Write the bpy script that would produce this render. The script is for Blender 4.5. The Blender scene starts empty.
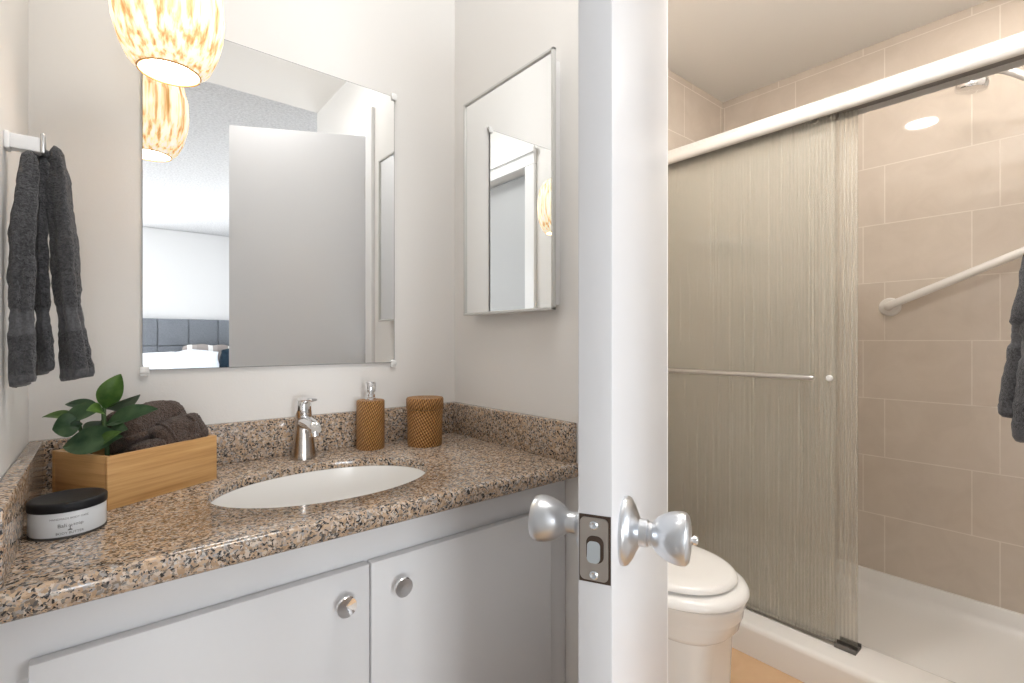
import bpy, bmesh, math, random
from mathutils import Vector, Matrix, noise as mnoise
random.seed(7)
PI = math.pi
S = bpy.context.scene
COL = S.collection

# ------------------------------------------------------------------ camera, world, exposure, lights
cd = bpy.data.cameras.new('camera'); cam = bpy.data.objects.new('camera', cd); COL.objects.link(cam)
cd.sensor_width = 36.0; cd.lens = 495 / 1024 * 36.0; cd.shift_y = -1 / 1024; cd.clip_start = 0.02
cam.location = (0, 0, 1.095)
cam.rotation_euler = (PI / 2, 0, -math.atan2(0.636, 0.7716))
S.camera = cam
S.view_settings.view_transform = 'Standard'; S.view_settings.look = 'None'
S.view_settings.gamma = 1.0; S.view_settings.use_curve_mapping = False
S.view_settings.exposure = 0.34
w = bpy.data.worlds.new('world'); S.world = w; w.use_nodes = True
w.node_tree.nodes['Background'].inputs[0].default_value = (0.85, 0.92, 1.0, 1)
w.node_tree.nodes['Background'].inputs[1].default_value = 1.0
S.cycles.max_bounces = 14; S.cycles.transmission_bounces = 10; S.cycles.transparent_max_bounces = 12
S.cycles.diffuse_bounces = 6; S.cycles.glossy_bounces = 8
S.cycles.sample_clamp_indirect = 6.0; S.cycles.blur_glossy = 0.5

def area(name, loc, direction, sx, sy, power, color=(1, 1, 1), disk=False):
    l = bpy.data.lights.new(name, 'AREA'); l.energy = power; l.color = color
    l.shape = 'DISK' if disk else 'RECTANGLE'; l.size = sx
    if not disk: l.size_y = sy
    o = bpy.data.objects.new(name, l); COL.objects.link(o); o.location = loc
    o.rotation_euler = Vector(direction).to_track_quat('-Z', 'Y').to_euler()
    return o
# unseen fill added as window daylight and lamps; the first downlight is mirrored in tile
area('added_window_fill', (-2.30, -2.3, 1.45), (1, 0.10, -0.05), 1.7, 1.4, 12, (0.95, 0.98, 1.0))
area('added_window_fill', (2.30, -2.6, 1.45), (-1, 0.60, 0.0), 1.5, 1.4, 45, (0.95, 0.98, 1.0))  # fill from the added side windows, both out of view
area('added_window_fill', (-0.70, -4.22, 1.40), (0.16, 1, -0.03), 1.3, 1.4, 74, (0.95, 0.98, 1.0))  # added back window, sends light straight into the vanity niche
area('bedroom_fill_light', (-1.25, -1.30, 2.26), (0.5, 0.6, -1), 0.36, 0, 5, (1.0, 0.98, 0.95), True)  # unseen bedroom lamp added for fill
area('vanity_fill_light', (0.40, 0.46, 2.285), (0, 0, -1), 0.36, 0, 2.1, (1.0, 0.985, 0.965), True)  # unseen lamp added to brighten the vanity walls
area('downlight_light', (1.41, 0.69, 2.328), (0, 0, -1), 0.14, 0, 5.2, (1.0, 0.965, 0.92), True)
area('downlight_light', (2.12, 0.12, 2.328), (0, 0.15, -1), 0.14, 0, 0.5, (1.0, 0.965, 0.92), True)  # second downlight, added out of view to light the shower

# ------------------------------------------------------------------ material helpers
def mat(name, color=(0.8, 0.8, 0.8), rough=0.5, metal=0.0, spec=0.5, **kw):
    m = bpy.data.materials.new(name); m.use_nodes = True
    p = m.node_tree.nodes['Principled BSDF']
    p.inputs['Base Color'].default_value = (*color, 1); p.inputs['Roughness'].default_value = rough
    p.inputs['Metallic'].default_value = metal; p.inputs['Specular IOR Level'].default_value = spec
    for k, v in kw.items(): p.inputs[k].default_value = v
    return m
class NT:
    def __init__(s, m): s.m = m; s.t = m.node_tree; s.p = s.t.nodes.get('Principled BSDF')
    def n(s, typ, **kw):
        nd = s.t.nodes.new(typ)
        for k, v in kw.items(): setattr(nd, k, v)
        return nd
    def l(s, a, b): s.t.links.new(a, b)
    def coord(s): return s.n('ShaderNodeTexCoord').outputs['Object']
    def mapping(s, v, scale=(1, 1, 1), loc=(0, 0, 0)):
        m = s.n('ShaderNodeMapping'); m.inputs['Scale'].default_value = scale; m.inputs['Location'].default_value = loc
        s.l(v, m.inputs['Vector']); return m.outputs[0]
    def noise(s, v, scale, detail=3, rough=0.5, dist=0.0):
        n = s.n('ShaderNodeTexNoise'); n.inputs['Scale'].default_value = scale; n.inputs['Detail'].default_value = detail
        n.inputs['Roughness'].default_value = rough; n.inputs['Distortion'].default_value = dist
        s.l(v, n.inputs['Vector']); return n
    def ramp(s, fac, stops, interp='LINEAR'):
        r = s.n('ShaderNodeValToRGB'); r.color_ramp.interpolation = interp; e = r.color_ramp.elements
        while len(e) < len(stops): e.new(0.5)
        for k, (pos, c) in enumerate(stops):
            e[k].position = pos; e[k].color = (*c, 1) if len(c) == 3 else c
        s.l(fac, r.inputs[0]); return r.outputs[0]
    def math(s, op, a, b=None, c=None):
        n = s.n('ShaderNodeMath', operation=op)
        for k, x in enumerate((a, b, c)):
            if x is None: continue
            if isinstance(x, (int, float)): n.inputs[k].default_value = x
            else: s.l(x, n.inputs[k])
        return n.outputs[0]
    def bump(s, h, strength=0.3, dist=0.01):
        b = s.n('ShaderNodeBump'); b.inputs['Strength'].default_value = strength; b.inputs['Distance'].default_value = dist
        s.l(h, b.inputs['Height']); s.l(b.outputs[0], s.p.inputs['Normal']); return b
    def base(s, c): s.l(c, s.p.inputs['Base Color'])

def paint(name, c, rough=0.55, bump=0.06, scale=260, spec=0.3):
    m = mat(name, c, rough, spec=spec); t = NT(m); v = t.coord()
    t.bump(t.noise(v, scale, 2).outputs[0], bump, 0.004); return m
M = {}
M['wall'] = paint('greige_wall_paint', (0.79, 0.775, 0.755))
M['wall_bed'] = paint('white_bedroom_paint', (0.76, 0.76, 0.76))
M['ceil'] = paint('white_ceiling_paint', (0.82, 0.80, 0.77), 0.7)
M['trimw'] = paint('white_trim_gloss', (0.84, 0.84, 0.84), 0.28, 0.03, 60, 0.5)
M['door'] = paint('white_door_gloss', (0.67, 0.67, 0.685), 0.34, 0.035, 45, 0.4)
M['door_dim'] = paint('door_dimmed_grey', (0.50, 0.51, 0.52), 0.4, 0.03, 45, 0.3)  # grey stands in for the dimness of the room beyond
M['cab'] = paint('white_cabinet_paint', (0.72, 0.72, 0.73), 0.38, 0.08, 40, 0.4)
def popcorn():
    m = mat('popcorn_ceiling', (0.80, 0.80, 0.81), 0.9, spec=0.1); t = NT(m); v = t.coord()
    n = t.noise(v, 70, 4, 0.7).outputs[0]; t.bump(n, 0.9, 0.03)
    t.base(t.ramp(n, [(0.35, (0.66, 0.66, 0.67)), (0.6, (0.84, 0.84, 0.85))])); return m
M['popcorn'] = popcorn()
def granite():
    m = mat('speckled_granite', rough=0.12, spec=0.5); t = NT(m); v = t.coord()
    wn = t.noise(v, 90, 3, 0.6)
    mx = t.n('ShaderNodeMixRGB', blend_type='ADD'); mx.inputs[0].default_value = 0.012
    t.l(v, mx.inputs[1]); t.l(wn.outputs['Color'], mx.inputs[2])
    def vor(scale):
        n = t.n('ShaderNodeTexVoronoi'); n.inputs['Scale'].default_value = scale; t.l(mx.outputs[0], n.inputs['Vector'])
        sp = t.n('ShaderNodeSeparateColor'); t.l(n.outputs['Color'], sp.inputs[0]); return sp.outputs[0], sp.outputs[1]
    r1, g1 = vor(240); r2, g2 = vor(360)
    big = t.ramp(r1, [(0.0, (0.22, 0.17, 0.13)), (0.15, (0.42, 0.29, 0.19)), (0.38, (0.53, 0.385, 0.265)), (0.58, (0.46, 0.36, 0.285)), (0.76, (0.60, 0.50, 0.41)), (0.90, (0.36, 0.335, 0.315))], 'CONSTANT')
    cl = t.noise(v, 60, 3, 0.6).outputs[0]
    th = t.math('MULTIPLY', t.math('SUBTRACT', cl, 0.18), 0.90)
    dark = t.math('LESS_THAN', r2, th)
    dcol = t.ramp(g2, [(0.0, (0.03, 0.028, 0.028)), (0.40, (0.11, 0.10, 0.095)), (0.70, (0.26, 0.235, 0.21)), (0.9, (0.52, 0.48, 0.43))], 'CONSTANT')
    mm = t.n('ShaderNodeMixRGB'); t.l(dark, mm.inputs[0]); t.l(big, mm.inputs[1]); t.l(dcol, mm.inputs[2])
    t.base(mm.outputs[0]); return m
M['granite'] = granite()
def tile(name, ax, bw, rh, u0, v0, off, freq, c1, c2, mortar, msize, rough, spec=0.5):
    """running-bond tile; ax picks the two object axes; u0, v0 place one joint"""
    m = mat(name, rough=rough, spec=spec); t = NT(m); v = t.coord()
    sp = t.n('ShaderNodeSeparateXYZ'); t.l(v, sp.inputs[0])
    cb = t.n('ShaderNodeCombineXYZ')
    t.l(t.math('SUBTRACT', sp.outputs[ax[0]], u0), cb.inputs[0]); t.l(t.math('SUBTRACT', sp.outputs[ax[1]], v0), cb.inputs[1])
    b = t.n('ShaderNodeTexBrick', offset=off, offset_frequency=freq, squash=1.0)
    b.inputs['Scale'].default_value = 1.0; b.inputs['Brick Width'].default_value = bw; b.inputs['Row Height'].default_value = rh
    b.inputs['Mortar Size'].default_value = msize; b.inputs['Mortar Smooth'].default_value = 0.1
    b.inputs['Color1'].default_value = (*c1, 1); b.inputs['Color2'].default_value = (*c2, 1); b.inputs['Mortar'].default_value = (*mortar, 1)
    t.l(cb.outputs[0], b.inputs['Vector'])
    n = t.noise(v, 9, 5, 0.6, 0.8)
    mx = t.n('ShaderNodeMixRGB', blend_type='MULTIPLY'); mx.inputs[0].default_value = 1.0
    t.l(b.outputs['Color'], mx.inputs[1]); t.l(t.ramp(n.outputs[0], [(0.3, (0.93, 0.92, 0.91)), (0.65, (1, 1, 1))]), mx.inputs[2])
    t.base(mx.outputs[0])
    rg = t.math('MULTIPLY_ADD', b.outputs['Fac'], 0.5, rough); t.l(rg, t.p.inputs['Roughness'])
    inv = t.math('SUBTRACT', 1.0, b.outputs['Fac']); t.bump(inv, 0.35, 0.002); return m
TC1, TC2, TM = (0.625, 0.545, 0.465), (0.64, 0.56, 0.48), (0.72, 0.65, 0.57)
M['tile_far'] = tile('beige_shower_tile', (1, 2), 0.3430, 0.2425, 0.334, 1.095 - 0.2425 * 6, 0.22, 2, TC1, TC2, TM, 0.0022, 0.035, 0.35)
M['tile_end'] = tile('beige_end_tile', (0, 2), 0.3430, 0.2425, 0.15, 1.095 - 0.2425 * 6, 0.22, 2, TC1, TC2, TM, 0.0022, 0.06, 0.35)
M['tile_floor'] = tile('tan_floor_tile', (0, 1), 0.33, 0.33, 0.11, 0.27, 0.0, 2, (0.66, 0.44, 0.26), (0.70, 0.47, 0.28), (0.52, 0.40, 0.29), 0.003, 0.22)
def carpet():
    m = mat('beige_carpet', (0.55, 0.50, 0.45), 0.95, spec=0.05); t = NT(m); t.bump(t.noise(t.coord(), 300, 3).outputs[0], 0.8, 0.01); return m
M['carpet'] = carpet()
M['mirror'] = mat('silver_mirror', (0.93, 0.94, 0.94), 0.0, 1.0)
M['mirror_edge'] = mat('dark_mirror_edge', (0.22, 0.22, 0.22), 0.3)
M['clip'] = mat('clear_plastic_clip', (0.85, 0.85, 0.84), 0.2)
M['chrome'] = mat('chrome', (0.86, 0.86, 0.87), 0.07, 1.0)
M['satin'] = mat('satin_nickel', (0.62, 0.61, 0.60), 0.28, 1.0)
M['nickel'] = mat('brushed_nickel', (0.60, 0.56, 0.52), 0.24, 1.0)
M['knobm'] = mat('satin_chrome', (0.66, 0.68, 0.71), 0.30, 1.0)
M['plate'] = mat('aged_steel', (0.50, 0.46, 0.42), 0.36, 1.0)
M['hole'] = mat('dark_recess', (0.05, 0.03, 0.02), 0.8)
M['porc'] = mat('white_porcelain', (0.86, 0.85, 0.83), 0.10, spec=0.6)
M['seat'] = mat('white_seat_plastic', (0.88, 0.87, 0.85), 0.18)
M['acryl'] = mat('white_acrylic', (0.86, 0.84, 0.81), 0.22)
M['railm'] = mat('white_shower_rail', (0.70, 0.68, 0.65), 0.30, 0.35, 0.5)
M['railin'] = mat('grey_track_channel', (0.24, 0.22, 0.20), 0.4, 0.6)
M['grab'] = mat('white_grab_bar', (0.84, 0.81, 0.77), 0.3)
M['cream'] = mat('pale_cabinet_frame', (0.60, 0.60, 0.58), 0.4, 0.0)
M['black'] = mat('black_plastic', (0.010, 0.010, 0.012), 0.45, spec=0.25)
M['soil'] = mat('dark_soil', (0.02, 0.015, 0.01), 0.9)
M['label'] = mat('jar_print_grey', (0.10, 0.10, 0.10), 0.6)
M['jarw'] = mat('white_jar', (0.68, 0.70, 0.72), 0.28)
M['jarbase'] = mat('dark_jar_foot', (0.05, 0.045, 0.04), 0.4)
M['cord'] = mat('white_cord', (0.8, 0.8, 0.78), 0.5)
def cloth(name, c1, c2, scale=420, b=0.9, dist=0.006):
    m = mat(name, c1, 0.95, spec=0.08); t = NT(m); v = t.coord()
    n = t.noise(v, scale, 3, 0.65); t.bump(n.outputs[0], b, dist)
    n2 = t.noise(v, scale * 0.6, 3, 0.7)
    t.base(t.ramp(n2.outputs[0], [(0.36, c1), (0.64, c2)]))
    t.p.inputs['Sheen Weight'].default_value = 0.25; t.p.inputs['Sheen Roughness'].default_value = 0.5; return m
M['towel'] = cloth('charcoal_terry', (0.040, 0.040, 0.044), (0.110, 0.110, 0.117))
M['towelband'] = cloth('charcoal_band', (0.070, 0.070, 0.075), (0.120, 0.120, 0.127), 500, 0.3, 0.002)
M['towelbr'] = cloth('brown_terry', (0.045, 0.026, 0.018), (0.135, 0.088, 0.068))
M['white_cloth'] = cloth('white_bedding', (0.80, 0.81, 0.84), (0.90, 0.91, 0.93), 40, 0.2)
M['lightblue_cloth'] = cloth('pale_blue_bedding', (0.66, 0.70, 0.76), (0.76, 0.80, 0.86), 40, 0.2)
M['navy'] = cloth('navy_velvet', (0.008, 0.020, 0.034), (0.02, 0.04, 0.06), 60, 0.2)
M['taupe'] = cloth('taupe_cloth', (0.30, 0.26, 0.24), (0.40, 0.36, 0.33), 60, 0.2)
M['hb'] = cloth('grey_upholstery', (0.17, 0.185, 0.21), (0.23, 0.245, 0.27), 220, 0.4, 0.003)
def bamboo():
    m = mat('bamboo_wood', rough=0.38); t = NT(m); v = t.coord()
    n = t.noise(t.mapping(v, (5, 5, 130)), 1.0, 4, 0.6)
    t.base(t.ramp(n.outputs[0], [(0.3, (0.46, 0.235, 0.08)), (0.5, (0.62, 0.35, 0.135)), (0.72, (0.72, 0.45, 0.20))])); return m
M['bamboo'] = bamboo()
def rattan(name, na, pitch):
    m = mat(name, rough=0.45); t = NT(m); v = t.coord()
    sp = t.n('ShaderNodeSeparateXYZ'); t.l(v, sp.inputs[0])
    th = t.math('ARCTAN2', sp.outputs[1], sp.outputs[0])
    a = t.math('MULTIPLY', th, na); z = t.math('MULTIPLY', sp.outputs[2], 2 * PI / pitch)
    s1 = t.math('SINE', t.math('ADD', a, z)); s2 = t.math('SINE', t.math('SUBTRACT', t.math('MULTIPLY', a, 0.5), t.math('MULTIPLY', z, 1.5)))
    h = t.math('ADD', t.math('MULTIPLY', s1, 0.34), t.math('MULTIPLY', s2, 0.22))
    h = t.math('ADD', h, 0.5); nz = t.noise(v, 240, 2).outputs[0]
    hh = t.math('ADD', h, t.math('MULTIPLY', t.math('SUBTRACT', nz, 0.5), 0.5))
    t.base(t.ramp(hh, [(0.10, (0.09, 0.030, 0.006)), (0.36, (0.32, 0.130, 0.024)), (0.66, (0.47, 0.215, 0.052)), (0.95, (0.66, 0.39, 0.17))]))
    t.bump(h, 0.8, 0.004); return m
M['rattan'] = rattan('woven_rattan', 40, 0.0125)
M['rattanlid'] = rattan('woven_rattan_lid', 52, 0.016)
def leafm(name, c1, c2):
    m = mat(name, rough=0.32); t = NT(m); v = t.coord(); n = t.noise(v, 45, 3)
    t.base(t.ramp(n.outputs[0], [(0.3, c1), (0.7, c2)])); return m
M['leaf'] = leafm('glossy_green_leaf', (0.06, 0.155, 0.025), (0.19, 0.34, 0.07))
M['leafdark'] = leafm('deep_green_leaf', (0.038, 0.100, 0.045), (0.13, 0.23, 0.11))
M['leafpale'] = leafm('pale_leaf_underside', (0.10, 0.14, 0.10), (0.18, 0.24, 0.16))
M['stem'] = mat('green_stem', (0.05, 0.10, 0.03), 0.5)
def shade():
    m = mat('fibre_lamp_shade', rough=0.8); t = NT(m); v = t.coord()
    n = t.noise(t.mapping(v, (120, 120, 4.5)), 1.0, 3, 0.55, 0.1)
    c = t.ramp(n.outputs[0], [(0.29, (0.60, 0.31, 0.10)), (0.40, (0.84, 0.56, 0.27)), (0.50, (1.0, 0.84, 0.58)), (0.62, (1.0, 0.94, 0.82))])
    t.base(c); t.l(c, t.p.inputs['Emission Color']); t.p.inputs['Emission Strength'].default_value = 0.48
    t.bump(n.outputs[0], 0.6, 0.004); return m
M['shade'] = shade()
def emit(name, c, s):
    m = mat(name, c, 0.5); p = m.node_tree.nodes['Principled BSDF']
    p.inputs['Emission Color'].default_value = (*c, 1); p.inputs['Emission Strength'].default_value = s; return m
M['bulb'] = emit('glowing_bulb', (1.0, 0.93, 0.82), 11)
M['lens'] = emit('lit_downlight_lens', (1.0, 0.95, 0.88), 30)
M['fill_lens'] = emit('added_fill_lens', (1.0, 0.97, 0.93), 6)  # glow of the added lamp dishes
M['globe'] = emit('added_fill_globe', (1.0, 0.975, 0.945), 24)  # glow of the globe added in the toilet room
def reeded():
    m = mat('reeded_shower_glass'); t = NT(m); nt = t.t; nt.nodes.remove(t.p)
    v = t.coord(); sp = t.n('ShaderNodeSeparateXYZ'); t.l(v, sp.inputs[0])
    cb = t.n('ShaderNodeCombineXYZ'); t.l(sp.outputs[1], cb.inputs[0])
    zz = t.math('MULTIPLY', sp.outputs[2], 0.006); t.l(zz, cb.inputs[1])
    n = t.noise(cb.outputs[0], 95, 3, 0.6).outputs[0]
    wv = t.math('SINE', t.math('MULTIPLY', sp.outputs[1], 2 * PI / 0.011))
    h = t.math('ADD', t.math('MULTIPLY', wv, 0.26), t.math('MULTIPLY_ADD', n, 0.80, 0.10))
    b = t.n('ShaderNodeBump'); b.inputs['Strength'].default_value = 0.30; b.inputs['Distance'].default_value = 0.004; t.l(h, b.inputs['Height'])
    rf = t.n('ShaderNodeBsdfRefraction'); rf.inputs['IOR'].default_value = 1.25; rf.inputs['Roughness'].default_value = 0.16
    rf.inputs['Color'].default_value = (0.97, 0.97, 0.955, 1); t.l(b.outputs[0], rf.inputs['Normal'])
    tr = t.n('ShaderNodeBsdfTransparent'); tr.inputs[0].default_value = (0.97, 0.97, 0.955, 1)
    df = t.n('ShaderNodeBsdfDiffuse'); df.inputs[0].default_value = (0.72, 0.69, 0.62, 1)
    gl = t.n('ShaderNodeBsdfGlossy'); gl.inputs['Roughness'].default_value = 0.12; t.l(b.outputs[0], gl.inputs['Normal'])
    m1 = t.n('ShaderNodeMixShader'); m1.inputs[0].default_value = 0.42; t.l(rf.outputs[0], m1.inputs[1]); t.l(tr.outputs[0], m1.inputs[2])
    dm = t.math('MULTIPLY_ADD', t.ramp(h, [(0.35, (0, 0, 0)), (0.9, (1, 1, 1))]), 0.21, 0.15)
    m2 = t.n('ShaderNodeMixShader'); t.l(dm, m2.inputs[0]); t.l(m1.outputs[0], m2.inputs[1]); t.l(df.outputs[0], m2.inputs[2])
    fr = t.n('ShaderNodeFresnel'); fr.inputs[0].default_value = 1.35
    m3 = t.n('ShaderNodeMixShader'); t.l(t.math('MULTIPLY', fr.outputs[0], 0.5), m3.inputs[0]); t.l(m2.outputs[0], m3.inputs[1]); t.l(gl.outputs[0], m3.inputs[2])
    t.l(m3.outputs[0], nt.nodes['Material Output'].inputs['Surface']); return m
M['reeded'] = reeded()

# ------------------------------------------------------------------ mesh helpers
def box(bm, x0, x1, y0, y1, z0, z1, bevel=0.0, seg=2, rot=None):
    r = bmesh.ops.create_cube(bm, size=1.0); vs = r['verts']
    bmesh.ops.scale(bm, vec=(x1 - x0, y1 - y0, z1 - z0), verts=vs)
    bmesh.ops.translate(bm, vec=((x0 + x1) / 2, (y0 + y1) / 2, (z0 + z1) / 2), verts=vs)
    if bevel > 0:
        es = list({e for v in vs for e in v.link_edges})
        bmesh.ops.bevel(bm, geom=es, offset=bevel, segments=seg, profile=0.5, affect='EDGES')
    return bm
def new(): return bmesh.new()
def B(*a, **k): return box(new(), *a, **k)
def loft(bm, rings, cap0=True, cap1=True, closed=True):
    R = [[bm.verts.new(p) for p in r] for r in rings]; n = len(R[0])
    for a, b in zip(R, R[1:]):
        for k in range(n if closed else n - 1):
            bm.faces.new((a[k], a[(k + 1) % n], b[(k + 1) % n], b[k]))
    if cap0: bm.faces.new(list(reversed(R[0])))
    if cap1: bm.faces.new(R[-1])
    return bm
def frame_of(axis):
    a = Vector(axis).normalized(); h = Vector((0, 0, 1)) if abs(a.z) < 0.9 else Vector((1, 0, 0))
    u = a.cross(h).normalized(); return a, u, u.cross(a).normalized()
def lathe(profile, origin=(0, 0, 0), axis=(0, 0, 1), n=40, bm=None, caps=True):
    bm = bm or new(); a, u, v = frame_of(axis); o = Vector(origin)
    rings = [[o + a * z + (u * math.cos(2 * PI * k / n) + v * math.sin(2 * PI * k / n)) * max(r, 1e-4) for k in range(n)] for r, z in profile]
    loft(bm, rings, caps, caps); bmesh.ops.recalc_face_normals(bm, faces=bm.faces[:]); return bm
def tube(path, r, n=14, bm=None, caps=True):
    bm = bm or new(); P = [Vector(p) for p in path]; rings = []; up = None
    for i, p in enumerate(P):
        d = (P[min(i + 1, len(P) - 1)] - P[max(i - 1, 0)]).normalized()
        if up is None: _, u, v = frame_of(d)
        else:
            u = (up - d * up.dot(d)).normalized(); v = d.cross(u).normalized()
        up = u; rr = r[i] if isinstance(r, (list, tuple)) else r
        rings.append([p + (u * math.cos(2 * PI * k / n) + v * math.sin(2 * PI * k / n)) * rr for k in range(n)])
    loft(bm, rings, caps, caps); bmesh.ops.recalc_face_normals(bm, faces=bm.faces[:]); return bm
def bez(p0, p1, p2, p3, n=12):
    p0, p1, p2, p3 = map(Vector, (p0, p1, p2, p3))
    return [p0 * (1 - t) ** 3 + p1 * 3 * t * (1 - t) ** 2 + p2 * 3 * t * t * (1 - t) + p3 * t ** 3 for t in [k / n for k in range(n + 1)]]
def oval(cx, cy, z, a, b, n=48, e=2.0, front=1.0):
    out = []
    for k in range(n):
        t = 2 * PI * k / n; c, s = math.cos(t), math.sin(t)
        out.append(Vector((cx + a * math.copysign(abs(c) ** (2 / e), c), cy + b * math.copysign(abs(s) ** (2 / e), s) * (front if s < 0 else 1), z)))
    return out
WM = {}
def obj(name, bm, material, parent=None, smooth=35, recalc=True):
    """one mesh object, built in room coordinates and moved into its parent's frame"""
    if recalc: bmesh.ops.recalc_face_normals(bm, faces=bm.faces[:])
    Mw = WM.get(parent.name) if parent else None
    if Mw is not None: bm.transform(Mw.inverted())
    me = bpy.data.meshes.new(name); bm.to_mesh(me); bm.free()
    for mm in (material if isinstance(material, (list, tuple)) else [material]): me.materials.append(mm)
    if smooth:
        me.polygons.foreach_set('use_smooth', [True] * len(me.polygons))
        try: me.set_sharp_from_angle(angle=math.radians(smooth))
        except Exception: pass
    o = bpy.data.objects.new(name, me); COL.objects.link(o)
    if parent: o.parent = parent
    WM[o.name] = Mw if Mw is not None else Matrix()
    return o
def tag(o, label, cat, group=None, kind=None):
    o['label'] = label; o['category'] = cat
    if group: o['group'] = group
    if kind: o['kind'] = kind
    return o
def thing(name, label, cat, loc=(0, 0, 0), rz=0.0, group=None, kind=None):
    o = bpy.data.objects.new(name, None); o.empty_display_size = 0.05; COL.objects.link(o)
    o.location = loc; o.rotation_euler = (0, 0, rz)
    WM[o.name] = Matrix.Translation(loc) @ Matrix.Rotation(rz, 4, 'Z')
    return tag(o, label, cat, group, kind)
def struct(name, bm, m, label, cat, parent=None):
    o = obj(name, bm, m, parent, smooth=0)
    if not parent: tag(o, label, cat, kind='structure')
    return o
def copy_thing(root, loc, rz=0.0, label=None):
    r = root.copy(); COL.objects.link(r); r.location = loc; r.rotation_euler = (0, 0, rz)
    if label: r['label'] = label
    for ch in root.children:
        c = ch.copy(); COL.objects.link(c); c.parent = r
        for g in ch.children:
            d = g.copy(); COL.objects.link(d); d.parent = c
    return r
def rough_up(bm, amp, scale, seed=0.0):
    bm.normal_update()
    for v in bm.verts:
        v.co += v.normal * amp * mnoise.noise(v.co * scale + Vector((seed, seed * 1.7, -seed)))

# ------------------------------------------------------------------ levels and planes
ZC = 2.34                       # ceiling
XL, XR = -0.104, 0.796          # vanity niche walls
YB = 1.230                      # wall behind the vanity
YE = 1.297                      # end wall of the toilet room and shower
XF = 2.50                       # long shower wall
YF = 0.03                       # front wall of the toilet room
YO = -0.32                      # where the vanity area opens to the bedroom

# ------------------------------------------------------------------ the setting
fl = new(); box(fl, XL - 0.5, XF + 0.1, YO, YE + 0.1, -0.06, 0.0)
struct('floor', fl, M['tile_floor'], 'tan ceramic tile floor of the bathroom', 'floor')
struct('floor_bedroom', B(-2.5, 2.5, -4.4, YO, -0.06, 0.0), M['carpet'], 'beige carpet floor of the bedroom seen only through the mirror side', 'floor')
struct('ceiling', B(-0.62, XF + 0.1, YO, YE + 0.1, ZC, ZC + 0.06), M['ceil'], 'smooth white ceiling over vanity, toilet and shower', 'ceiling')
struct('ceiling_bedroom', B(-2.5, 2.5, -4.4, YO, ZC + 0.004, ZC + 0.06), M['popcorn'], 'textured popcorn bedroom ceiling reflected in the wall mirror', 'ceiling')
struct('wall_back', B(XL - 0.10, XR + 0.001, YB, YB + 0.12, 0, ZC), M['wall'], 'off-white wall behind the vanity holding the large mirror', 'wall')
wl = new(); box(wl, XL - 0.10, XL, 0.60, YB, 0, ZC); box(wl, XL - 0.10, XL, -0.20, 0.60, 1.96, ZC); box(wl, XL - 0.10, XL, YO, -0.20, 0, ZC)
struct('wall_left', wl, M['wall'], 'off-white wall left of the vanity with the charcoal hand towel', 'wall')
wr = new(); box(wr, XR, 0.90, 0.600, YE, 0, ZC); box(wr, 0.90, 1.02, YF, 0.600, 1.945, ZC); box(wr, 0.90, 1.02, YO, YF, 0, ZC)
struct('wall_right', wr, M['wall'], 'off-white partition wall right of the vanity with the mirrored cabinet', 'wall')
struct('wall_end', B(0.90, XF + 0.1, YE, YE + 0.12, 0, ZC), M['tile_end'], 'beige tiled end wall behind the ribbed shower glass', 'wall')
struct('wall_shower', B(XF, XF + 0.1, YF, YE, 0, ZC), M['tile_far'], 'beige tiled long shower wall with the slanted grab bar', 'wall')
struct('wall_front', B(1.02, XF + 0.1, YF - 0.1, YF, 0, ZC), M['wall'], 'wall on the near side of toilet and shower, outside the picture', 'wall')
wk = new()
for (xa, xb, za, zb) in ((-2.5, -1.36, 0, ZC), (-0.04, 2.5, 0, ZC), (-1.36, -0.04, 0, 0.70), (-1.36, -0.04, 2.10, ZC)): box(wk, xa, xb, -4.42, -4.30, za, zb)
struct('wall_bedroom_back', wk, M['wall_bed'], 'white bedroom wall behind the grey headboard in the mirror', 'wall')
def holed(x0, x1, ya, yb, za, zb):
    b = new(); box(b, x0, x1, -4.42, ya, 0, ZC); box(b, x0, x1, yb, YO + 0.1, 0, ZC)
    box(b, x0, x1, ya, yb, 0, za); box(b, x0, x1, ya, yb, zb, ZC); return b
struct('wall_bedroom_left', holed(-2.50, -2.38, -3.2, -1.4, 0.75, 2.15), M['wall_bed'], 'white bedroom side wall with an added window, not in view', 'wall')
struct('wall_bedroom_right', holed(2.38, 2.50, -3.4, -1.8, 0.75, 2.15), M['wall_bed'], 'white bedroom side wall opposite, with an added window, not in view', 'wall')
wf = new(); box(wf, -2.5, XL - 0.10, YO, YO + 0.1, 0, ZC)
struct('wall_bedroom_front', wf, M['wall_bed'], 'white bedroom wall beside the vanity opening', 'wall')
struct('wall_bedroom_corner', B(1.02, 2.5, YO, YO + 0.1, 0, ZC), M['wall_bed'], 'white bedroom wall backing the toilet room', 'wall')
def window(name, x, ya, yb, za, zb, label):  # unseen side windows, added as daylight sources
    f = new()
    for (y0, y1, z0, z1) in ((ya, yb, za, za + 0.05), (ya, yb, zb - 0.05, zb), (ya, ya + 0.05, za, zb), (yb - 0.05, yb, za, zb), ((ya + yb) / 2 - 0.025, (ya + yb) / 2 + 0.025, za, zb)):
        box(f, x - 0.03, x + 0.03, y0, y1, z0, z1)
    o = struct(name, f, M['trimw'], label, 'window')
    g = mat('added_window_glass', (1, 1, 1), 0.0); g.node_tree.nodes['Principled BSDF'].inputs['Transmission Weight'].default_value = 1.0
    obj('pane', B(x - 0.003, x + 0.003, ya + 0.05, yb - 0.05, za + 0.05, zb - 0.05), g, o, 0)
window('added_window_1', -2.44, -3.2, -1.4, 0.75, 2.15, 'added unseen white framed bedroom window in the side wall near the door')
window('added_window_2', 2.44, -3.4, -1.8, 0.75, 2.15, 'added unseen white framed bedroom window in the opposite side wall')
fw3 = new()  # window added for light, kept clear of the mirror
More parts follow.
